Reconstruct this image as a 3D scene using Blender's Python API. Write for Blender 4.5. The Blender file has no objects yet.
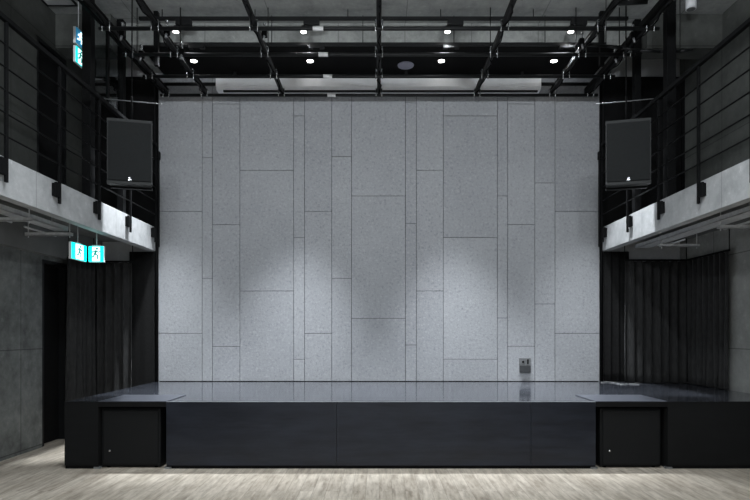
import bpy, bmesh, math, random
from mathutils import Vector, Matrix
random.seed(4)
C = bpy.context.scene.collection
F = 560.0; EYE = 1.45; CX = 379.0; CY = 332.0

# ------------------------------------------------------------------ materials
def new_mat(name):
    m = bpy.data.materials.new(name); m.use_nodes = True
    nt = m.node_tree; b = nt.nodes['Principled BSDF']
    return m, nt, b
def N(nt, t, **kw):
    n = nt.nodes.new(t)
    for k, v in kw.items():
        if k in n.inputs: n.inputs[k].default_value = v
        else: setattr(n, k, v)
    return n
def ramp(nt, src, stops):
    r = nt.nodes.new('ShaderNodeValToRGB'); e = r.color_ramp.elements
    while len(e) < len(stops): e.new(0.5)
    for i, (p, c) in enumerate(stops):
        e[i].position = p; e[i].color = (*c, 1) if len(c) == 3 else c
    nt.links.new(src, r.inputs[0]); return r.outputs[0]
def mixc(nt, fac, a, b, mode='MIX'):
    n = nt.nodes.new('ShaderNodeMix'); n.data_type = 'RGBA'; n.blend_type = mode
    for inp, v in ((n.inputs[0], fac), (n.inputs[6], a), (n.inputs[7], b)):
        if isinstance(v, (int, float)): inp.default_value = v
        elif isinstance(v, tuple): inp.default_value = (*v, 1) if len(v) == 3 else v
        else: nt.links.new(v, inp)
    return n.outputs[2]
def mth(nt, op, a, b=None, c=None):
    n = nt.nodes.new('ShaderNodeMath'); n.operation = op
    for i, v in enumerate((a, b, c)):
        if v is None: continue
        if isinstance(v, (int, float)): n.inputs[i].default_value = v
        else: nt.links.new(v, n.inputs[i])
    return n.outputs[0]
def coords(nt, scale=(1, 1, 1)):
    t = nt.nodes.new('ShaderNodeTexCoord'); mp = nt.nodes.new('ShaderNodeMapping')
    mp.inputs['Scale'].default_value = scale
    nt.links.new(t.outputs['Object'], mp.inputs[0]); return mp.outputs[0]
def noise(nt, vec, scale, detail=4, rough=.55):
    n = N(nt, 'ShaderNodeTexNoise', Scale=scale, Detail=detail, Roughness=rough)
    nt.links.new(vec, n.inputs['Vector']); return n.outputs[0]
def bump(nt, b, h, strength, dist=.01):
    n = N(nt, 'ShaderNodeBump', Strength=strength, Distance=dist)
    nt.links.new(h, n.inputs['Height']); nt.links.new(n.outputs[0], b.inputs['Normal'])
def simple(name, col, rough=.5, metal=0, var=.25, scale=8, spec=.5):
    m, nt, b = new_mat(name)
    v = coords(nt); n = noise(nt, v, scale)
    c = ramp(nt, n, [(.3, tuple(x*(1-var) for x in col)), (.7, tuple(min(1, x*(1+var)) for x in col))])
    nt.links.new(c, b.inputs['Base Color'])
    b.inputs['Roughness'].default_value = rough; b.inputs['Metallic'].default_value = metal
    b.inputs['Specular IOR Level'].default_value = spec
    return m
def emit(name, col, s):
    m, nt, b = new_mat(name)
    b.inputs['Base Color'].default_value = (*col, 1)
    b.inputs['Emission Color'].default_value = (*col, 1); b.inputs['Emission Strength'].default_value = s
    return m

def concrete(name, lo, hi, scale=1.2, joint=None, jdark=.6, rough=.75):
    m, nt, b = new_mat(name)
    v = coords(nt)
    n1 = noise(nt, v, scale*1.6, 8, .68); n2 = noise(nt, v, scale*9, 5, .65); n3 = noise(nt, v, 60, 3)
    s = mth(nt, 'ADD', mth(nt, 'MULTIPLY', n1, .65), mth(nt, 'MULTIPLY', n2, .35))
    c = ramp(nt, s, [(.36, lo), (.64, hi)])
    c = mixc(nt, ramp(nt, n2, [(.62, (0, 0, 0)), (.75, (.35, .35, .35))]), c, tuple(x*1.5 for x in hi))
    if joint:
        sx = nt.nodes.new('ShaderNodeSeparateXYZ'); nt.links.new(v, sx.inputs[0])
        mask = None
        for ax, per, off in joint:
            f = mth(nt, 'FRACT', mth(nt, 'DIVIDE', mth(nt, 'ADD', sx.outputs[ax], off+100*per), per))
            d = mth(nt, 'ABSOLUTE', mth(nt, 'SUBTRACT', f, .5))
            k = mth(nt, 'LESS_THAN', d, .006/per)
            mask = k if mask is None else mth(nt, 'MAXIMUM', mask, k)
        c = mixc(nt, mth(nt, 'MULTIPLY', mask, jdark), c, tuple(x*.25 for x in lo))
    nt.links.new(c, b.inputs['Base Color'])
    b.inputs['Roughness'].default_value = rough; b.inputs['Specular IOR Level'].default_value = .3
    bump(nt, b, mth(nt, 'ADD', n2, mth(nt, 'MULTIPLY', n3, .3)), .25, .01)
    return m

def panel_mat():
    m, nt, b = new_mat('cement_board')
    v = coords(nt)
    g = nt.nodes.new('ShaderNodeNewGeometry')
    big = noise(nt, v, .9, 5, .6)
    vs = N(nt, 'ShaderNodeTexVoronoi', Scale=38.0); nt.links.new(v, vs.inputs['Vector'])
    n2 = noise(nt, v, 26, 5, .75)
    n3 = noise(nt, v, 4, 5, .7)
    base = ramp(nt, big, [(.3, (.335, .345, .365)), (.7, (.405, .415, .435))])
    base = mixc(nt, .55, base, ramp(nt, g.outputs['Random Per Island'], [(0, (.34, .35, .37)), (1, (.41, .42, .437))]))
    # small pits and pale aggregate in the board itself
    pit = mth(nt, 'MULTIPLY', ramp(nt, n2, [(.38, (1, 1, 1)), (.45, (0, 0, 0))]), .45)
    base = mixc(nt, pit, base, (.2, .205, .22))
    pale = mth(nt, 'MULTIPLY', ramp(nt, n2, [(.55, (0, 0, 0)), (.64, (1, 1, 1))]), .42)
    base = mixc(nt, pale, base, (.56, .57, .58))
    base = mixc(nt, mth(nt, 'MULTIPLY', ramp(nt, n3, [(.45, (0, 0, 0)), (.65, (1, 1, 1))]), .15), base, (.5, .51, .52))
    nt.links.new(base, b.inputs['Base Color'])
    b.inputs['Roughness'].default_value = .8; b.inputs['Specular IOR Level'].default_value = .3
    bump(nt, b, mth(nt, 'ADD', n2, mth(nt, 'MULTIPLY', vs.outputs[0], .5)), .45, .008)
    return m

def floor_mat():
    m, nt, b = new_mat('limed_oak_planks')
    v0 = nt.nodes.new('ShaderNodeTexCoord')
    mp = nt.nodes.new('ShaderNodeMapping'); mp.inputs['Rotation'].default_value = (0, 0, math.pi/2)
    nt.links.new(v0.outputs['Object'], mp.inputs[0]); v = mp.outputs[0]
    br = nt.nodes.new('ShaderNodeTexBrick'); nt.links.new(v, br.inputs['Vector'])
    br.offset = .37; br.inputs['Scale'].default_value = 1
    br.inputs['Brick Width'].default_value = .95; br.inputs['Row Height'].default_value = .12
    br.inputs['Mortar Size'].default_value = .0022; br.inputs['Mortar Smooth'].default_value = .3
    br.inputs['Color1'].default_value = (0, 0, 0, 1); br.inputs['Color2'].default_value = (1, 1, 1, 1)
    br.inputs['Mortar'].default_value = (.4, .4, .4, 1); br.inputs['Bias'].default_value = 0
    st = nt.nodes.new('ShaderNodeMapping'); st.inputs['Scale'].default_value = (2.2, 16, 1)
    nt.links.new(v, st.inputs[0])
    off = nt.nodes.new('ShaderNodeVectorMath'); off.operation = 'ADD'
    sc = nt.nodes.new('ShaderNodeVectorMath'); sc.operation = 'SCALE'; sc.inputs['Scale'].default_value = 13
    nt.links.new(br.outputs['Color'], sc.inputs[0]); nt.links.new(st.outputs[0], off.inputs[0]); nt.links.new(sc.outputs[0], off.inputs[1])
    g1 = noise(nt, off.outputs[0], 1.4, 6, .65)
    st2 = nt.nodes.new('ShaderNodeMapping'); st2.inputs['Scale'].default_value = (1, 3.2, 1); nt.links.new(v, st2.inputs[0])
    g2 = noise(nt, st2.outputs[0], 3.2, 6, .7)
    s = mth(nt, 'ADD', mth(nt, 'MULTIPLY', g1, .6), mth(nt, 'MULTIPLY', g2, .4))
    c = ramp(nt, s, [(.36, (.13, .103, .075)), (.47, (.33, .285, .225)), (.61, (.58, .52, .435))])
    c = mixc(nt, .3, c, ramp(nt, br.outputs['Color'], [(0, (.27, .24, .205)), (1, (.52, .485, .43))]))
    c = mixc(nt, mth(nt, 'MULTIPLY', br.outputs['Fac'], .55), c, (.12, .1, .08))
    nt.links.new(c, b.inputs['Base Color'])
    b.inputs['Roughness'].default_value = .42; b.inputs['Specular IOR Level'].default_value = .4
    bump(nt, b, s, .12, .004)
    return m

def stage_mat(name, c0, c1, r0, r1, spec=.5):
    m, nt, b = new_mat(name)
    v = coords(nt, (1, 1, 6)); n1 = noise(nt, v, 1.6, 5, .6)
    v2 = coords(nt, (1.2, 1.2, 14)); n2 = noise(nt, v2, 3.0, 6, .7)
    s = mth(nt, 'ADD', mth(nt, 'MULTIPLY', n1, .6), mth(nt, 'MULTIPLY', n2, .4))
    nt.links.new(ramp(nt, s, [(.35, c0), (.65, c1)]), b.inputs['Base Color'])
    r = ramp(nt, s, [(.35, (r0,)*3), (.65, (r1,)*3)]); nt.links.new(r, b.inputs['Roughness'])
    b.inputs['Specular IOR Level'].default_value = spec
    return m
def deck_mat():
    m, nt, b = new_mat('black_deck')
    v = coords(nt, (1, 5, 1)); n1 = noise(nt, v, 2.2, 6, .65)
    nt.links.new(ramp(nt, n1, [(.35, (.03, .033, .042)), (.68, (.055, .06, .072))]), b.inputs['Base Color'])
    nt.links.new(ramp(nt, n1, [(.3, (.05,)*3), (.7, (.13,)*3)]), b.inputs['Roughness'])
    b.inputs['Specular IOR Level'].default_value = 1.0
    return m
def fabric():
    m, nt, b = new_mat('black_velour')
    v = coords(nt, (1, 1, .3)); n = noise(nt, v, 30, 4)
    nt.links.new(ramp(nt, n, [(.3, (.02, .02, .02)), (.7, (.036, .036, .036))]), b.inputs['Base Color'])
    b.inputs['Roughness'].default_value = .9; b.inputs['Specular IOR Level'].default_value = .15
    b.inputs['Sheen Weight'].default_value = .12; b.inputs['Sheen Roughness'].default_value = .4
    return m

M = dict(
 board=panel_mat(), floor=floor_mat(), fabric=fabric(), deck=deck_mat(),
 backing=simple('dark_joint', (.045, .045, .048), .9),
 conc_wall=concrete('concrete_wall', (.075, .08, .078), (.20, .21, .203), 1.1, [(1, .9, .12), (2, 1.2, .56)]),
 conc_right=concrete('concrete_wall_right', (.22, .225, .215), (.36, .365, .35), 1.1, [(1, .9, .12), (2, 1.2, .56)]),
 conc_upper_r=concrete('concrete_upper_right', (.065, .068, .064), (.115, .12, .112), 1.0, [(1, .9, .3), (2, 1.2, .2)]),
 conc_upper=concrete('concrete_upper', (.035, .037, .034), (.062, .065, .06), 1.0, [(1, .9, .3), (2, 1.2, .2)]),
 conc_ceil=concrete('concrete_ceiling', (.24, .25, .245), (.40, .41, .40), 1.6, [(0, 1.8, .54), (1, .9, .2)], .5),
 conc_beam=concrete('concrete_beam', (.22, .23, .22), (.40, .41, .395), 1.8, [(0, .9, .1)], .45),
 conc_pale=concrete('pale_concrete', (.32, .33, .335), (.50, .51, .515), 1.4, [(1, 1.64, .33)], .35, .6),
 conc_end=concrete('plaster_end_wall', (.42, .425, .43), (.52, .525, .53), 1.4),
 black=simple('black_paint', (.005, .0055, .006), .5, 0, .2, spec=.3),
 blackmetal=simple('black_steel', (.004, .0042, .0045), .6, 0, .2, spec=.12),
 matte=simple('matte_black', (.004, .004, .0042), .85, 0, .2, spec=.2),
 pipe=simple('black_pipe', (.010, .0105, .011), .5, .0, .2, spec=.3),
 front=stage_mat('stage_front_paint', (.003, .004, .008), (.013, .017, .027), .28, .45, .4),
 sidefront=stage_mat('stage_side_paint', (.005, .0052, .0055), (.009, .0095, .010), .6, .7, .15),
 lid=simple('grey_hatch', (.06, .065, .08), .4, 0, .15, 5),
 grille=simple('speaker_grille', (.010, .0115, .012), .7, 0, .12, 40, .25),
 subgrille=simple('sub_grille', (.006, .0065, .007), .7, 0, .12, 40, .2),
 cab=simple('speaker_cabinet', (.015, .017, .017), .6, 0, .12, 20),
 chrome=simple('chrome', (.62, .64, .65), .25, 1, .08),
 steel=simple('galvanised_steel', (.6, .61, .62), .5, .2, .15, 20),
 white=simple('white_casing', (.92, .93, .95), .45, 0, .04),
 whitelabel=simple('white_label', (.7, .7, .7), .6, 0, .04),
 speakerdisc=simple('ceiling_speaker_grey', (.40, .40, .50), .5, 0, .08, 30),
 tray=simple('underside_concrete', (.15, .155, .15), .8, 0, .2, 2),
 drape=simple('flat_black_cloth', (.012, .012, .012), .9, 0, .2, 30, .1),
 plate=simple('socket_plate', (.2, .205, .21), .5, .3, .1, 20),
 flap=simple('socket_flap', (.07, .073, .077), .45, .4, .1, 20),
 trim=simple('edge_trim', (.30, .32, .34), .35, .8, .35, 9),
 lens=emit('lamp_lens', (1, .98, .95), 10),
 sgreen=emit('sign_green', (.0, .72, .66), 1.0),
 swhite=emit('sign_white', (.75, 1, 1), 1.1),
 sblue=emit('sign_blue', (.04, .30, .55), .22),
 sfig=emit('sign_figure', (.0, .30, .26), .25),
)
gm, gnt, gb = new_mat('window_glass'); gb.inputs['Transmission Weight'].default_value = 1; gb.inputs['Roughness'].default_value = .02; gb.inputs['Base Color'].default_value = (.85, .9, .92, 1)
M['glass'] = gm

# ------------------------------------------------------------------ geometry helpers
class MB:
    def __init__(s): s.bm = bmesh.new()
    def box(s, a, b, bev=0, mi=0):
        x0, y0, z0 = [min(p, q) for p, q in zip(a, b)]; x1, y1, z1 = [max(p, q) for p, q in zip(a, b)]
        t = bmesh.new(); bmesh.ops.create_cube(t, size=1)
        for v in t.verts: v.co = Vector(((x0+x1)/2+v.co.x*(x1-x0), (y0+y1)/2+v.co.y*(y1-y0), (z0+z1)/2+v.co.z*(z1-z0)))
        if bev: bmesh.ops.bevel(t, geom=t.edges[:], offset=bev, segments=2, affect='EDGES', profile=.5)
        s.merge(t, mi); return s
    def merge(s, t, mi=0, mat=None):
        if mat: t.transform(mat)
        mp = {v: s.bm.verts.new(v.co) for v in t.verts}
        for f in t.faces:
            try:
                g = s.bm.faces.new([mp[v] for v in f.verts]); g.smooth = f.smooth; g.material_index = mi
            except ValueError: pass
        t.free()
    def cyl(s, p0, p1, r, n=12, r1=None, caps=True, mi=0):
        p0 = Vector(p0); p1 = Vector(p1); d = p1-p0
        t = bmesh.new(); bmesh.ops.create_cone(t, cap_ends=caps, segments=n, radius1=r, radius2=r if r1 is None else r1, depth=d.length)
        for f in t.faces: f.smooth = len(f.verts) == 4
        s.merge(t, mi, Matrix.Translation((p0+p1)/2) @ d.to_track_quat('Z', 'Y').to_matrix().to_4x4()); return s
    def sph(s, c, r, sc=(1, 1, 1)):
        t = bmesh.new(); bmesh.ops.create_uvsphere(t, u_segments=14, v_segments=8, radius=r)
        for f in t.faces: f.smooth = True
        s.merge(t, 0, Matrix.Translation(c) @ Matrix.Diagonal((*sc, 1))); return s
    def tube(s, pts, r, n=8):
        for a, b in zip(pts, pts[1:]): s.cyl(a, b, r, n)
        for p in pts[1:-1]: s.sph(p, r*1.0)
        return s
    def poly(s, pts, d):
        "prism: closed outline of 3-D points, thickened by vector d"
        d = Vector(d); a = [s.bm.verts.new(p) for p in pts]; b = [s.bm.verts.new(Vector(p)+d) for p in pts]
        s.bm.faces.new(a); s.bm.faces.new(list(reversed(b)))
        for i in range(len(a)):
            j = (i+1) % len(a); s.bm.faces.new([a[j], a[i], b[i], b[j]])
        return s
    def out(s, name, mat, parent=None, loc=(0, 0, 0)):
        bmesh.ops.recalc_face_normals(s.bm, faces=s.bm.faces[:])
        me = bpy.data.meshes.new(name); s.bm.to_mesh(me); s.bm.free()
        for m in (mat if isinstance(mat, (list, tuple)) else [mat]): me.materials.append(M[m])
        o = bpy.data.objects.new(name, me); C.objects.link(o); o.location = loc
        if parent: o.parent = parent
        return o
def tag(o, label, cat, group=None):
    o['label'] = label; o['category'] = cat
    if group: o['group'] = group
    return o
def struct(o, label=None, cat=None):
    o['kind'] = 'structure'
    if label: o['label'] = label
    if cat: o['category'] = cat
    return o
def root(name, loc, label, cat, group=None, rz=0):
    o = bpy.data.objects.new(name, None); C.objects.link(o); o.location = loc; o.rotation_euler = (0, 0, rz)
    o.empty_display_size = .1
    return tag(o, label, cat, group)
def copy_tree(o, parent=None):
    c = o.copy(); C.objects.link(c)
    if parent: c.parent = parent
    for ch in list(o.children): copy_tree(ch, c)
    return c
def wx(px, Y=8.383): return (px-CX)/F*Y
def wz(py, Y=8.383): return EYE+(CY-py)/F*Y

YW = 8.38; HX = 3.31; XL = -4.24; XR = 4.5; CZ = 5.62; SZ = .709; SY = 5.926; YB = -3.0
GT = 3.0; GB = 2.65; GS = 2.80

# ------------------------------------------------------------------ setting
struct(MB().box((XL-.3, YB-.2, -.1), (XR+.3, YW+.3, 0)).out('floor', 'floor'), 'pale limed oak plank floor in front of the stage', 'floor')
struct(MB().box((XL-.3, YB-.2, CZ), (XR+.3, YW+.3, CZ+.2)).out('ceiling', 'conc_ceil'), 'bare concrete ceiling above the pipe grid', 'ceiling')
w = MB()   # left wall with a low doorway and a gallery doorway
D1 = (7.05, 7.62, 0, 2.37); D2 = (6.94, 7.6, GT, 5.13)
for (y0, y1, z0, z1) in ((YB, 7.05, 0, 2.9), (7.62, YW, 0, 2.9), (7.05, 7.62, 2.37, 2.9)):
    w.box((XL-.2, y0, z0), (XL, y1, z1))
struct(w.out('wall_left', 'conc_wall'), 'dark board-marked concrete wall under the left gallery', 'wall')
w = MB()
for (y0, y1, z0, z1) in ((YB, D2[0], 2.9, CZ), (D2[1], YW, 2.9, CZ), (D2[0], D2[1], 2.9, D2[2]), (D2[0], D2[1], D2[3], CZ)):
    w.box((XL-.2, y0, z0), (XL, y1, z1))
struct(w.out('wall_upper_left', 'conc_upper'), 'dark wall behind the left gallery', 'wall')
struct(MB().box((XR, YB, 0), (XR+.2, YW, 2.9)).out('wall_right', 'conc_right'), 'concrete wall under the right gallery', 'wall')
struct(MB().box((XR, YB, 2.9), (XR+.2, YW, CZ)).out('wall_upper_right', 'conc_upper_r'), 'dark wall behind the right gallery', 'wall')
struct(MB().box((XL, YB-.2, 0), (XR, YB, CZ)).out('wall_front', 'conc_wall'))
struct(MB().box((XL, YW, 0), (-HX+.0, YW+.2, CZ)).out('wall_back_left', 'conc_end'))
struct(MB().box((HX, YW, 0), (XR, YW+.2, CZ)).out('wall_back_right', 'conc_end'))
# bulkhead over the left doorway
struct(MB().box((XL, 2, 2.42), (XL+.10, YW, 2.9)).out('trim_1', 'tray'))
# panelled back wall
xs = [159, 202.2, 212.4, 239.9, 293.7, 304.6, 331.8, 351.6, 405.5, 416.4, 443.3, 497.4, 507.6, 534.8, 555, 599]
hs = [[211.6, 333.4], [157.2, 278.3], [104, 224.7, 346.5], [170.3, 291], [116, 237.5, 359.3], [211.6, 333.4], [156.6, 278.3],
      [196, 318.3], [102.8, 223.5, 345], [170.3, 291], [116, 237.5, 359.3], [196, 318], [104, 224.6, 346.3], [183, 304], [211.6, 333.4]]
wb = MB().box((-HX, YW+.02, 0), (HX, YW+.2, CZ), mi=1)
g = .0032
for i, col in enumerate(hs):
    x0 = wx(xs[i]); x1 = wx(xs[i+1])
    if i == 0: x0 = -HX
    if i == 14: x1 = HX
    zz = [5.55]+[wz(y) for y in col]+[SZ-.03]
    for a, b in zip(zz, zz[1:]):
        wb.box((x0+g, YW, b+g), (x1-g, YW+.03, a-g), .002)
struct(wb.out('wall_back', ['board', 'backing']), 'pale grey cement-board wall of staggered vertical panels behind the stage', 'wall')
struct(MB().box((-HX+.03, YW-.012, SZ+.0005), (HX-.03, YW-.001, SZ+.009)).out('contact_line_back', 'matte'))  # thin black strip drawing the contact shade where wall meets deck
# doorways: black slabs stand in for the darkness inside the openings
d = MB().box((XL-.16, D1[0]+.003, .005), (XL-.10, D1[1]-.003, D1[3]-.003)).out('dark_doorway_1', 'matte'); struct(d, 'black slab standing for the dark doorway in the left wall beside the stage', 'door')
f = MB()
for y in (D1[0]+.004, D1[1]-.044): f.box((XL-.098, y, .005), (XL-.002, y+.04, D1[3]-.003))
f.box((XL-.098, D1[0]+.044, D1[3]-.043), (XL-.002, D1[1]-.044, D1[3]-.003)); f.out('door_frame', 'black', d)
d = MB().box((XL-.16, D2[0]+.003, D2[2]+.005), (XL-.10, D2[1]-.003, D2[3]-.003)).out('dark_doorway_2', 'matte'); struct(d, 'black slab standing for the dark doorway off the left gallery', 'door')
f = MB()
for y in (D2[0]+.004, D2[1]-.044): f.box((XL-.098, y, D2[2]+.005), (XL-.002, y+.04, D2[3]-.003))
f.box((XL-.098, D2[0]+.044, D2[3]-.043), (XL-.002, D2[1]-.044, D2[3]-.003)); f.out('door_frame', 'black', d)
# ceiling beam along the back wall, black board under its middle
bm_ = struct(MB().box((-3.5, 7.56, 5.325), (3.5, YW, CZ-.001)).out('ceiling_beam', 'conc_beam'), 'concrete beam across the ceiling in front of the panelled wall', 'beam')
MB().box((-3.22, 7.565, 5.30), (3.22, YW-.005, 5.324)).out('soffit_board', 'matte', bm_)
for sgn, xw in ((-1, XL), (1, XR)):
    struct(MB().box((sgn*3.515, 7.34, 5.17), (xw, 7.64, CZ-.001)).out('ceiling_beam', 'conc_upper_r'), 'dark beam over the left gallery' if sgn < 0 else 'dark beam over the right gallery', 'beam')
# galleries
for sgn, nm, xw in ((-1, 'left', XL), (1, 'right', XR)):
    gl = MB().box((xw, YB, GS), (sgn*(HX+.12), YW, GT-.02)).out('gallery_floor', 'tray')
    struct(gl, f'concrete gallery slab along the {nm} side of the hall', 'gallery')
    MB().box((sgn*HX, YB, GB), (sgn*(HX+.115), 8.29, GT), .004).out('fascia', 'conc_pale', gl)
    MB().box((sgn*(HX+.12), YB, GS-.09), (sgn*(HX+.26), YW, GS-.001)).out('soffit_strip', 'matte', gl)

# ------------------------------------------------------------------ railings
def railing(sgn, nm):
    X = sgn*(HX-.035)
    r = root('gallery_railing', (X, 8.2, GT), f'black steel railing of thin horizontal bars along the {nm} gallery edge', 'railing')
    for k in range(8):
        y = -.82*k
        p = MB().box((-.012, y-.015, -.235), (.012, y+.015, 1.17), .002).out('post', 'blackmetal', r)
        b = MB().box((-.006 if sgn < 0 else -.034, y-.075, -.175), (.034 if sgn > 0 else .006, y-.016, -.03), .002)
        b = MB().box((-.010, y-.078, -.175), (.012, y-.0155, -.03), .002)
        # stand-off reaching the concrete fascia
        b.box((sgn*.012, y-.078, -.17), (sgn*.034, y+.0, -.04))
        br = b.out('fixing_plate', 'blackmetal', p)
    for j in range(5):
        z = .17+.2*j - (.0 if j else 0)
        MB().cyl((0, -6.4, z), (0, .02, z), .0085, 8).out('rail_bar', 'blackmetal', r)
    MB().box((-.022, -6.4, 1.17), (.022, .02, 1.215), .004).out('top_rail', 'blackmetal', r)
railing(-1, 'left'); railing(1, 'right')

# tall black end poles where gallery meets the back wall
for sgn, nm in ((-1, 'left'), (1, 'right')):
    r = root('end_pole', (sgn*3.312, 8.338, SZ), f'slim black pole where the {nm} gallery meets the panelled wall', 'pole')
    MB().cyl((0, 0, 0), (0, 0, 4.5), .028, 10).out('pole', 'blackmetal', r)
    MB().box((-.035, -.035, 2.01), (.035, .035, 3.37), .004).out('sleeve', 'blackmetal', r)
    MB().box((-.045, -.045, 3.31), (.045, .045, 3.43), .008).out('clamp', 'blackmetal', r)
    MB().box((-.03, -.05, 2.03), (.03, -.036, 2.21), .004).out('bracket', 'blackmetal', r)

# ------------------------------------------------------------------ steel columns on the galleries
for sgn, nm in ((-1, 'left'), (1, 'right')):
    for Y, wd, where, top in ((6.65, .052, 'nearer the hall', CZ), (7.50, .043, 'nearer the speaker', CZ)):
        r = root('steel_column', (sgn*3.45, Y, GT-.02), f'black square steel column on the {nm} gallery, {where}', 'column')
        h = top-(GT-.02)
        MB().box((-wd, -wd, 0), (wd, wd, h-.002), .004).out('shaft', 'blackmetal', r)
        MB().box((-wd-.03, -wd-.03, 0), (wd+.03, wd+.03, .012)).out('base_plate', 'blackmetal', r)

# black panels closing gallery ends
for sgn, nm, xw in ((-1, 'left', XL), (1, 'right', XR)):
    x0, x1 = sorted((sgn*3.30, xw-sgn*.01))
    r = root('black_screen', ((x0+x1)/2, 8.25, GT), f'matte black screen closing the stage end of the {nm} gallery', 'screen')
    hw = (x1-x0)/2
    MB().box((-hw, 0, .005), (hw, .04, 2.17), .004).out('panel', 'matte', r)
    MB().box((-hw, -.03, 2.171), (hw, .05, 2.20), .003).out('top_bar', 'blackmetal', r)
    MB().box((-hw, -.03, .005), (-hw+.04, -.001, 2.17)).out('upright', 'blackmetal', r)
    MB().box((hw-.04, -.03, .005), (hw, -.001, 2.17)).out('upright', 'blackmetal', r)

# glazed frame on the left gallery between the two columns
r = root('glazed_frame', (-3.45, 6.71, 4.3), 'dark glass pane in a thin frame between the left gallery columns', 'glass panel')
MB().box((-.006, .04, .05), (.006, .80, 1.08)).out('pane', 'glass', r)
f = MB().box((-.02, .0, 0), (.02, .82, .05)).box((-.02, 0, 1.08), (.02, .82, 1.12)).box((-.02, .0, .05), (.02, .04, 1.08)).box((-.02, .38, .05), (.02, .42, 1.08))
f.out('frame', 'blackmetal', r)

# ------------------------------------------------------------------ hung loudspeakers
def loudspeaker(sgn, nm):
    X, Y, z0 = sgn*2.975, 6.74, 3.19
    r = root('loudspeaker', (X, Y, z0), f'charcoal loudspeaker hung above the {nm} gallery beside the panelled wall', 'speaker', rz=sgn*-.24)
    W, D, H = .50, .24, .775
    t = bmesh.new()
    vs = [(-W/2, -D/2), (W/2, -D/2), (W/2*.72, D/2), (-W/2*.72, D/2)]
    MB().poly([(x, y, 0) for x, y in vs], (0, 0, H)).out('cabinet', 'cab', r)
    MB().box((-W/2+.012, -D/2-.014, .045), (W/2-.012, -D/2-.001, H-.035), .004).out('grille', 'grille', r)
    MB().box((-W/2, -D/2-.02, .0), (W/2, -D/2-.001, .038), .004).out('lower_lip', 'cab', r)
    b = MB().cyl((0, -D/2-.019, .075), (0, -D/2-.0145, .075), .014, 16); b.box((-.018, -D/2-.018, .048), (.018, -D/2-.0145, .060)); b.out('badge', 'chrome', r)
    MB().cyl((-.34, 0, H+.262), (.34, 0, H+.262), .006, 8).out('mounting_bar', 'plate', r)
    y = MB().cyl((0, 0, H), (0, 0, H+.32), .012, 8).box((-.05, -.03, H), (.05, .03, H+.012)); y.out('stem', 'blackmetal', r)
    MB().cyl((0, 0, H+.32), (0, .02, CZ-z0), .008, 6).out('hanging_rod', 'blackmetal', r)
    MB().box((-W/2+.02, -.03, -.022), (W/2-.02, .03, -.001)).out('bracket', 'blackmetal', r)
    MB().box((-W/2+.02, -.03, H+.001), (W/2-.02, .03, H+.022)).out('bracket', 'blackmetal', r)
loudspeaker(-1, 'left'); loudspeaker(1, 'right')

# ------------------------------------------------------------------ stage
st = root('stage', (0, SY, 0), 'low glossy black stage with two loudspeaker bays in its front', 'stage')
def sb(a, b, bev=0): return MB().box((a[0], a[1]-SY, a[2]), (b[0], b[1]-SY, b[2]), bev)
SL, SR = -3.33, 4.47
sb((SL, SY+.031, .655), (SR, 8.375, SZ), .003).out('deck', 'deck', st)
cav = [(-2.974, -2.254), (2.296, 3.058)]
pn = [(SL, -2.974, 'sidefront'), (-2.254, 2.296, 'front'), (3.058, SR, 'sidefront')]
for a, b, m in pn:
    if m == 'front':
        for c0, c1 in ((a, -.45), (-.45, 1.61), (1.61, b)):
            sb((c0+.0015, SY+.004, .035), (c1-.0015, SY+.03, SZ-.001)).out('front_panel', m, st)
    else: sb((a, SY+.004, .035), (b, SY+.03, SZ-.001)).out('front_panel', m, st)
    sb((a, SY+.02, .0), (b, SY+.06, .034)).out('plinth', 'matte', st)
    sb((a, SY+.002, SZ-.0008), (b, SY+.030, SZ+.002)).out('edge_trim', 'trim' if m == 'front' else 'sidefront', st)
for a, b in cav:
    f = sb((a-.03, SY+.031, 0), (a-.001, SY+.9, .654)); f.box((b+.001, .031, 0), (b+.03, .9, .654)); f.box((a-.03, .901, 0), (b+.03, .93, .654))
    f.out('bay_lining', 'matte', st)
    sb((a, SY+.004, .657), (b, SY+.03, SZ-.001)).out('bay_header', 'matte', st)
    sb((a, SY+.012, SZ+.0005), (b, SY+.62, SZ+.008), .002).out('hatch_lid', 'lid', st)
    sb((a-.05, SY+.005, .001), (a+.02, SY+.05, .02)).out('foot', 'trim', st)
    sb((b-.02, SY+.005, .001), (b+.05, SY+.05, .02)).out('foot', 'trim', st)
sb((SL, SY+.061, 0), (SL+.02, 8.37, .654)).out('side_panel', 'sidefront', st)
# subwoofers
for (x0, x1, nm) in ((-2.965, -2.335, 'left'), (2.362, 3.012, 'right')):
    xc = (x0+x1)/2; W = (x1-x0)/2
    r = root('subwoofer', (xc, SY+.04, 0), f'black subwoofer cabinet in the {nm} bay under the stage', 'speaker')
    MB().box((-W, .02, .012), (W, .6, .638), .008).out('cabinet', 'subgrille', r)
    MB().box((-W+.025, .0, .035), (W-.02, .0195, .615), .006).out('grille', 'subgrille', r)
    MB().sph((-W+.095, -.002, .185), .011, (1, .3, 1)).out('badge', 'chrome', r)
    for sx in (-1, 1):
        for yy in (.06, .54): MB().cyl((sx*(W-.06), yy, 0), (sx*(W-.06), yy, .013), .02, 10).out('foot', 'matte', r)

# socket on the wall
zc = wz(365.2); r = root('wall_socket', (wx(524.7), YW, zc), 'grey metal wall socket with a lower flap at the foot of the panelled wall', 'socket')
MB().box((-.085, -.02, 0), (-.002, -.001, .108), .004).out('plate', 'plate', r)
MB().box((.004, -.02, 0), (.085, -.001, .108), .004).out('plate', 'plate', r)
MB().cyl((-.03, -.026, .05), (-.03, -.0201, .05), .017, 12).out('jack', 'matte', r)
MB().box((.03, -.026, .02), (.052, -.0201, .09)).out('slot', 'matte', r)
MB().box((-.08, -.035, -.108), (.082, -.001, -.002), .005).out('flap', 'flap', r)

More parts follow.
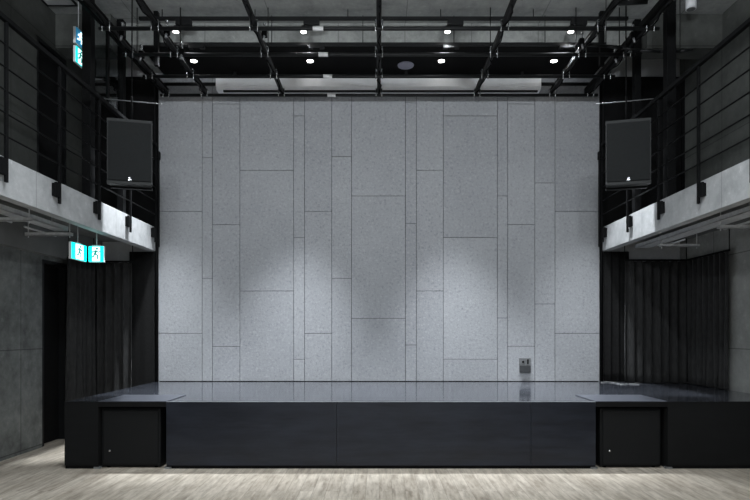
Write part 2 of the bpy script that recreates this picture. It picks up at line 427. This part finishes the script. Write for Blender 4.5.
# ------------------------------------------------------------------ curtains
def curtain(name, path, z0, z1, amp, wl, label, mat='fabric'):
    bm = bmesh.new(); pts = []
    seg = []
    for a, b in zip(path, path[1:]):
        a = Vector(a); b = Vector(b); L = (b-a).length; n = max(2, int(L/.008)); t = (b-a)/L; nn = Vector((-t.y, t.x))
        for i in range(n+(1 if b == Vector(path[-1]) else 0)): seg.append((a+t*L*i/n, nn))
    s = 0; prev = seg[0][0]
    rows = 14; grid = []
    rnd = random.Random(len(name)+int(z0*10)+int(path[0][0]*7))
    ph = [rnd.uniform(-.5, .5) for _ in range(60)]
    for p, nn in seg:
        s += (p-prev).length; prev = p
        k = s/wl; u = 2*math.pi*k + ph[int(k) % 60]*0
        a2 = .75+.5*abs(ph[int(k+.25) % 60])
        col = []
        for j in range(rows+1):
            q = j/rows
            o = math.sin(u)*amp*a2*(1-.3*q) + math.sin(u*.37+3*q)*amp*.35*(1-q)
            o += amp*.25*math.sin(2*u+1)
            col.append(bm.verts.new((p.x+nn.x*o, p.y+nn.y*o, z0+(z1-z0)*q)))
        grid.append(col)
    for a, b in zip(grid, grid[1:]):
        for j in range(rows):
            f = bm.faces.new((a[j], b[j], b[j+1], a[j+1])); f.smooth = True
    me = bpy.data.meshes.new(name); bm.to_mesh(me); bm.free(); me.materials.append(M[mat])
    c = Vector((path[0][0], path[0][1], 0))
    o = bpy.data.objects.new(name, me); C.objects.link(o)
    so = o.modifiers.new('thickness', 'SOLIDIFY'); so.thickness = .004
    return tag(o, label, 'curtain')
c1 = curtain('pleated_curtain', [(XL+.13, 7.42), (XL+.13, 8.07), (-3.55, 8.07)], .02, 2.45, .05, .125, 'pleated black curtain beside the black doorway left of the stage')
c2 = curtain('pleated_curtain', [(XR-.07, 7.08), (XR-.07, 8.07), (3.54, 8.07)], SZ+.012, 2.47, .05, .125, 'pleated black curtain wrapping the corner at the right of the stage')
c3 = curtain('flat_curtain', [(-3.70, 8.30), (-3.336, 8.30)], SZ-.6, 2.64, .008, .3, 'flat black drape between the pleated curtain and the left edge of the panelled wall', 'drape')
c4 = curtain('flat_curtain', [(3.325, 8.28), (3.70, 8.28)], SZ+.012, 2.64, .015, .12, 'flat black drape between the panelled wall and the right pleated curtain', 'drape')
for c, pth, z in ((c1, [(XL+.13, 7.42, 0), (XL+.13, 8.07, 0), (-3.55, 8.07, 0)], 2.465), (c2, [(XR-.07, 7.08, 0), (XR-.07, 8.07, 0), (3.54, 8.07, 0)], 2.485)):
    t = MB().tube([(a, b, z) for a, b, _ in pth], .014)
    for a, b, _ in pth: t.cyl((a, b, z), (a, b, GS), .006, 6)
    t.out('curtain_rail', 'blackmetal', c)
# pale cable lying on the deck
pts = [(wx(601, 8.2), 8.2), (wx(607, 8.25), 8.25), (wx(614, 8.1), 8.1), (wx(620, 7.9), 7.9), (wx(630, 7.9), 7.95), (wx(641, 7.8), 7.85)]
tag(MB().tube([(a, b, SZ+.006) for a, b in pts], .004).out('cable', 'steel'), 'thin pale cable lying on the deck at the foot of the right drape', 'cable')

# ------------------------------------------------------------------ pipe grid
GZ = 4.93
gr = root('pipe_grid', (0, 8.2, GZ), 'black overhead pipe grid with silver clamps hung below the ceiling', 'lighting grid')
LX = [-3.11, -2.553, -1.426, 0, 1.432, 2.533, 3.09]
CYs = [0, -.6, -1.2, -1.8, -2.4, -3.0]
for i, y in enumerate(CYs):
    p = MB().cyl((-3.2, y, -.012), (3.2, y, -.012), .022, 12).out('cross_pipe', 'pipe', gr)
    if i < 4: MB().cyl((-.755, y, -.012), (-.635, y, -.012), .026, 12).out('white_sleeve', 'whitelabel', p)
for k, x in enumerate(LX):
    edge = k in (0, 6)
    MB().cyl((x, -3.3, .038), (x, .04, .038), .028, 12).out('long_pipe', 'pipe', gr)
    tr = MB().box((x-.02, -3.3, .0665), (x+.02, .03, .095), .003)
    if edge: tr.box((x-.075, -3.3, .02), (x-.035, .03, .095), .003)
    tr.out('cable_duct', 'blackmetal', gr)
    cb = MB(); rr = random.Random(k)
    P = []; y = -3.3
    while y < .05:
        P.append((x+rr.uniform(-.035, .035), y, .002+rr.uniform(-.004, .004))); y += .15
    cb.tube(P, .008, 6).out('power_cable', 'matte', gr)
    for y in CYs:
        c = MB()
        for s in (-1, 1):
            c.cyl((x+s*.042, y-.027, -.05), (x+s*.042, y-.027, .07), .0075, 6)
            c.sph((x+s*.042, y-.027, -.05), .0095)
        c.box((x-.046, y-.035, .066), (x+.046, y+.03, .073))
        c.out('clamp', 'chrome', gr)
    for y in ((-1.0, -2.2)):
        top = CZ-GZ if y < -.9 else .39
        MB().cyl((x, y, 0), (x, y, top), .006, 6).out('hanger_rod', 'blackmetal', gr)
# thick vertical drops beside the outer pipes
for x in (-2.9, 2.9):
    MB().box((x-.028, -.93, -.01), (x+.028, -.87, CZ-GZ)).out('drop_post', 'blackmetal', gr)
# clamps with safety hooks hanging on the outer pipes
for i, (x, y) in enumerate([(-3.0, 6.55), (-2.99, 7.05), (-2.46, 6.5), (-2.46, 7.0), (-1.34, 6.55), (2.44, 6.75), (2.99, 6.6), (2.99, 7.1)]):
    if i == 0:
        hc = MB().box((-.03, -.03, -.05), (.03, .03, .03), .006).out('hook_clamp', 'blackmetal', gr)
        MB().cyl((0, 0, .03), (0, 0, .10), .014, 10).sph((0, 0, .105), .02).out('bolt', 'chrome', hc)
        MB().cyl((.0, -.02, -.05), (.0, -.05, -.11), .014, 10, .010).out('plug', 'plate', hc)
    o = hc if i == 0 else copy_tree(hc, gr)
    o.location = (x, y-8.2, .02)

# black stage lamp partly out of frame, top right
r = root('stage_lamp', (2.72, 6.02, 4.98), 'black stage lamp hanging at the top edge right of centre', 'lamp')
MB().cyl((-.14, 0, .06), (.12, -.12, .03), .075, 18, .095).out('body', 'black', r)
MB().box((-.03, -.02, .1), (.03, .02, .30)).box((-.12, -.02, .12), (.12, .02, .14)).out('yoke', 'black', r)
MB().cyl((0, 0, .3), (0, 0, CZ-4.98), .015, 8).out('stem', 'black', r)
# thick black hose crossing at the right
pts = [Vector((wx(a, Y), Y, wz(b, Y))) for a, b, Y in ((588, 45, 6.82), (606, 46, 6.82), (622, 48, 6.82), (640, 50.5, 6.82), (660, 51.5, 6.82), (680, 51.5, 6.82), (692, 49.5, 6.82))]
r = root('cable_hose', pts[3], 'thick drooping black cable crossing the right gallery column', 'cable')
MB().tube([p-pts[3] for p in pts], .018, 10).out('hose', 'black', r)
MB().cyl(pts[1]-pts[3], Vector((pts[1].x, pts[1].y, CZ))-pts[3], .005, 6).cyl(pts[5]-pts[3], Vector((pts[5].x, pts[5].y, CZ))-pts[3], .005, 6).out('tie', 'black', r)

# ------------------------------------------------------------------ light tracks and lamps
for (Y, z, x0, x1, lab) in ((7.24, 5.50, wx(139, 7.24), wx(628, 7.24), 'upper black lighting track on the concrete ceiling, carrying the spotlights'),
                           (7.38, 5.238, wx(158, 7.38), wx(606, 7.38), 'lower black lighting track at the edge of the black soffit')):
    r = root('lighting_track', (0, Y, z), lab, 'lighting track')
    MB().box((x0, -.018, -.018), (x1, .018, .022), .003).out('rail', 'black', r)
    if z > 5.4: MB().box((x0+.01, -.004, -.024), (x1-.01, .004, -.0185)).out('groove', 'matte', r)
    x = x0+.3
    while x < x1:
        MB().cyl((x, 0, .022), (x, 0, CZ-z), .006, 6).out('hanger', 'black', r); x += 1.2
RX = [(-2.626, 'leftmost'), (-.975, 'second from left'), (.885, 'second from right'), (2.48, 'rightmost')]
p1 = root('spotlight', (0, 0, 0), 'x', 'spotlight', 'spotlights on the upper track')
MB().box((.0, -.03, -.085), (.205, .03, -.0185), .005).out('driver_box', 'black', p1)
MB().cyl((.01, 0, -.08), (.01, 0, -.11), .012, 10).out('stem', 'black', p1)
MB().cyl((.0, 0, -.17), (.0, 0, -.10), .045, 20, .030).out('head', 'black', p1)
MB().cyl((.0, 0, -.173), (.0, 0, -.1705), .036, 20).out('lens', 'lens', p1)
p2 = root('downlight', (0, 0, 0), 'x', 'downlight', 'recessed downlights in the black soffit')
MB().cyl((0, 0, -.008), (0, 0, 0.0), .065, 24).out('trim_ring', 'blackmetal', p2)
MB().cyl((0, 0, -.0105), (0, 0, -.0085), .044, 20).out('lens', 'lens', p2)
p3 = root('track_box', (0, 0, 0), 'x', 'box', 'black boxes on the lower track')
MB().box((0, -.03, -.055), (.21, .03, -.0185), .005).out('housing', 'black', p3)
MB().box((.06, -.022, -.062), (.15, .022, -.0555), .002).out('cover', 'matte', p3)
for i, (X, pos) in enumerate(RX):
    a = p1 if i == 0 else copy_tree(p1); a.location = (X, 7.24, 5.50); a['label'] = f'lit black spotlight under the upper track, {pos} of four'
    b = p2 if i == 0 else copy_tree(p2); b.location = (X, 7.94, 5.30); b['label'] = f'lit round downlight in the black soffit, {pos} of four'
    c = p3 if i == 0 else copy_tree(p3); c.location = (X*.955, 7.38, 5.238); c['label'] = f'small black box on the lower lighting track, {pos} of four'
r = root('ceiling_speaker', (wx(405.7, 8.08), 8.08, 5.30), 'round pale ceiling speaker in the black soffit right of centre', 'speaker')
MB().cyl((0, 0, -.010), (0, 0, 0), .115, 32, .118).out('rim', 'speakerdisc', r)
MB().cyl((0, 0, -.014), (0, 0, -.0105), .098, 32).out('grille', 'speakerdisc', r)
r = root('surface_downlight', (3.90, 7.0, CZ), 'white cylindrical surface downlight on the ceiling at the top right', 'downlight')
MB().cyl((0, 0, -.135), (0, 0, 0), .062, 24).out('body', 'white', r)
MB().cyl((0, 0, -.140), (0, 0, -.1355), .05, 24).out('baffle', 'plate', r)
r = root('ceiling_hatch', (-4.035, 6.95, CZ), 'black-edged ceiling hatch at the top left corner', 'hatch')
f = MB()
for a, b in (((-.2, -.2), (.2, -.175)), ((-.2, .175), (.2, .2)), ((-.2, -.175), (-.175, .175)), ((.175, -.175), (.2, .175))):
    f.box((a[0], a[1], -.015), (b[0], b[1], 0))
f.out('frame', 'black', r); MB().box((-.175, -.175, -.008), (.175, .175, 0)).out('cover', 'conc_end', r)

# projector screen casing
sx0, sx1 = wx(218, 8.27), wx(539, 8.27)
r = root('projector_screen', (0, 8.27, 5.095), 'long white rolled projector screen casing above the panelled wall', 'projector screen')
t = bmesh.new()
prof = [(-.085, -.055), (-.085, .06), (-.05, .092), (.085, .092), (.085, -.092), (-.045, -.092)]
MB().poly([(sx0, y, z) for y, z in prof], (sx1-sx0, 0, 0)).out('casing', 'white', r)
for x in (sx0, sx1): MB().poly([(x-.008, y*1.05, z*1.05) for y, z in prof], (.016, 0, 0)).out('end_cap', 'white', r)
MB().box((sx0+.09, -.05, -.115), (sx1-.03, -.01, -.093), .003).out('weight_bar', 'black', r)
for a, b in ((-3.17, sx0-.01), (sx1+.01, 3.17)): MB().cyl((a, 0, .015), (b, 0, .015), .024, 12).out('support_pipe', 'black', r)
for x in (sx0+.25, 0.4, sx1-.25): MB().box((x-.02, -.02, .092), (x+.02, .02, .199)).out('hanger', 'black', r)

# ------------------------------------------------------------------ exit signs (green running figure)
def man(o, ux, uy, sc):
    "little running figure from strokes in the plane (ux horizontal)"
    m = MB(); o = Vector(o); ux = Vector(ux); uz = Vector((0, 0, 1)); n = ux.cross(uz).normalized()*.002
    def P(a, b): return o+ux*a*sc+uz*b*sc
    m.cyl(P(.08, .34)-n, P(.08, .34)+n, .075*sc, 14)
    for a, b, w in (((.03, .24), (-.06, -.02), .065), ((.02, .2), (.2, .1), .035), ((.2, .1), (.27, .2), .03), ((-.01, .2), (-.2, .16), .035), ((-.2, .16), (-.26, .04), .03),
                    ((-.05, 0), (.14, -.1), .045), ((.14, -.1), (.1, -.34), .04), ((-.07, 0), (-.16, -.18), .045), ((-.16, -.18), (-.36, -.2), .04)):
        d = (Vector(b)-Vector(a)).normalized(); q = Vector((-d.y, d.x))*w
        pts = [P(a[0]+q.x, a[1]+q.y), P(b[0]+q.x, b[1]+q.y), P(b[0]-q.x, b[1]-q.y), P(a[0]-q.x, a[1]-q.y)]
        m.poly([p-n for p in pts], n*2)
    return m
def sign(name, loc, W, H, rz, label, stacked=False, gap_to=None):
    r = root(name, loc, label, 'exit sign', rz=rz)
    parts = [(0, 'sgreen')] if not stacked else [(0, 'sgreen'), (H+.03, 'sblue')]
    for z, m in parts:
        MB().box((-W/2, .0, z), (W/2, .03, z+H), .003).out('housing', 'white', r)
        f = MB().box((-W/2+.004, -.004, z+.004), (W/2-.004, -.0002, z+H-.004)).out('lit_face', m, r)
        MB().box((-W*.24, -.007, z+.012), (W*.26, -.0042, z+H-.012)).out('pale_field', 'swhite' if m == 'sgreen' else 'sblue', f)
        man((0, -.010, z+H/2), (1, 0, 0), None, H*.95).out('running_figure', 'sfig' if m == 'sgreen' else 'swhite', f)
    if gap_to:
        top = parts[-1][0]+H
        MB().cyl((0, .015, top), (0, .015, gap_to-loc[2]), .006, 6).box((-.05, .0, top), (.05, .03, top+.012)).out('hanger', 'steel', r)
# pair under the left gallery, forming a corner
sign('exit_sign', (-3.485, 6.90, 2.31), .19, .20, 0, 'green and white running-man exit sign under the left gallery, face turned to the hall', gap_to=GS)
sign('exit_sign', (-3.60, 6.72, 2.31), .34, .20, math.radians(90), 'green and white running-man exit sign under the left gallery, seen edge-on left of its neighbour', gap_to=GS)
# stacked sign hung over the left gallery
sign('exit_sign', (-3.60, 6.735, 4.66), .18, .195, math.radians(90), 'stacked blue and green lit sign hung over the left gallery beside the steel column', True, gap_to=CZ)

# ------------------------------------------------------------------ strut hangers under the galleries
def strut(X0, X1, Y, label, sgn):
    z = 2.585; r = root('strut_hanger', ((X0+X1)/2, Y, z), label, 'hanger'); h = (X1-X0)/2
    s = MB().box((-h, -.02, -.018), (h, .02, -.012)).box((-h, -.02, -.018), (h, -.015, .018)).box((-h, .015, -.018), (h, .02, .018)); s.out('channel', 'steel', r)
    for x in (-h+.03, h-.03): MB().cyl((x, 0, -.04), (x, 0, GS-z), .006, 6).out('threaded_rod', 'steel', r)
    c = MB()
    c.cyl((-h*.35, -.3, .031), (-h*.35, .3, .031), .011, 8)
    c.out('conduit', 'steel', r)
strut(-4.1, -3.50, 5.65, 'steel strut with conduits under the left gallery, nearer the hall', -1)
strut(-4.1, -3.56, 6.85-.35, 'steel strut with conduits under the left gallery beside the exit signs', -1)
strut(3.66, 4.44, 6.05, 'steel strut with conduits under the right gallery, nearer the hall', 1)
strut(3.68, 4.20, 7.35, 'steel strut with conduits under the right gallery above the curtain', 1)
r = root('cable_tray', (3.74, 6.05, 2.64), 'long grey cable tray under the right gallery', 'cable tray')
MB().box((-.10, -1.0, 0), (.10, 1.9, .006)).box((-.10, -1.0, 0), (-.094, 1.9, .05)).box((.094, -1.0, 0), (.10, 1.9, .05)).out('tray', 'steel', r)
MB().cyl((0, -.4, .006), (0, -.4, GS-2.64), .006, 6).cyl((0, 1.4, .006), (0, 1.4, GS-2.64), .006, 6).out('hanger_rod', 'steel', r)
MB().tube([(.02, -.9, .02), (-.03, 0, .02), (.03, .9, .02), (0, 1.8, .02)], .014).out('cable', 'matte', r)
r = root('cable_tray', (-3.74, 5.6, 2.64), 'long grey cable tray under the left gallery', 'cable tray')
MB().box((-.08, -1.0, 0), (.08, 1.0, .006)).box((-.08, -1.0, 0), (-.074, 1.0, .05)).box((.074, -1.0, 0), (.08, 1.0, .05)).out('tray', 'steel', r)
MB().cyl((0, -.4, .006), (0, -.4, GS-2.64), .006, 6).cyl((0, .8, .006), (0, .8, GS-2.64), .006, 6).out('hanger_rod', 'steel', r)

# ------------------------------------------------------------------ lights
COL = (.90, .95, 1.0)
def spot(loc, tgt, e, ang, blend=.6, size=.03, col=COL):
    l = bpy.data.lights.new('spot', 'SPOT'); l.energy = e; l.spot_size = math.radians(ang); l.spot_blend = blend; l.shadow_soft_size = size; l.color = col
    o = bpy.data.objects.new('spot_light', l); C.objects.link(o); o.location = loc
    o.rotation_euler = (Vector(tgt)-Vector(loc)).to_track_quat('-Z', 'Y').to_euler(); return o
def area(loc, rot, sx, sy, e, col=COL):
    l = bpy.data.lights.new('area', 'AREA'); l.shape = 'RECTANGLE'; l.size = sx; l.size_y = sy; l.energy = e; l.color = col
    o = bpy.data.objects.new('area_light', l); C.objects.link(o); o.location = loc; o.rotation_euler = rot; return o
AIM = [-3.25, -1.25, 1.2, 3.25]
for (X, _), ax in zip(RX, AIM):
    spot((X, 7.94, 5.27), (X, 7.98, .7), 50, 24, 1, .04)
    spot((X, 7.24, 5.28), (X, 7.0, 0), 6, 130, 1, .04)
    spot((X, 7.24, 5.30), (ax, 7.2, .7), 850 if abs(X) < 2 else 850, 51, .7, .12)
# unseen point lamps added above the frame to light ceiling and fascia
def point(loc, e, size=.1):
    l = bpy.data.lights.new('point', 'POINT'); l.energy = e; l.shadow_soft_size = size; l.color = COL
    o = bpy.data.objects.new('point_light', l); C.objects.link(o); o.location = loc
for y, e in ((3.4, 60), (.6, 110)):
    for x in (-1.7, 1.7): point((x, y, 4.75), e)
for x in (-1.9, 0, 1.9):
    spot((x, 4.3, 5.45), (x, 5.0, 0), 200, 75, 1, .08)
# soft fill light added before the closed rear wall, no real source
area((0, YB+.05, 1.5), (math.pi/2, 0, 0), 6, 2.2, 34)
w = bpy.data.worlds.new('world'); bpy.context.scene.world = w; w.use_nodes = True
w.node_tree.nodes['Background'].inputs[0].default_value = (.5, .55, .6, 1); w.node_tree.nodes['Background'].inputs[1].default_value = .05

# ------------------------------------------------------------------ camera
cam = bpy.data.cameras.new('camera'); co = bpy.data.objects.new('camera', cam); C.objects.link(co)
co.location = (0, 0, EYE); co.rotation_euler = (math.pi/2, 0, 0)
cam.sensor_width = 36; cam.lens = F/750*36; cam.shift_x = -4/750; cam.shift_y = 82/750
bpy.context.scene.camera = co
vs = bpy.context.scene.view_settings
bpy.context.scene.display_settings.display_device = 'sRGB'
vs.view_transform = 'Standard'; vs.look = 'None'; vs.gamma = 1; vs.exposure = 0.9; vs.use_curve_mapping = False
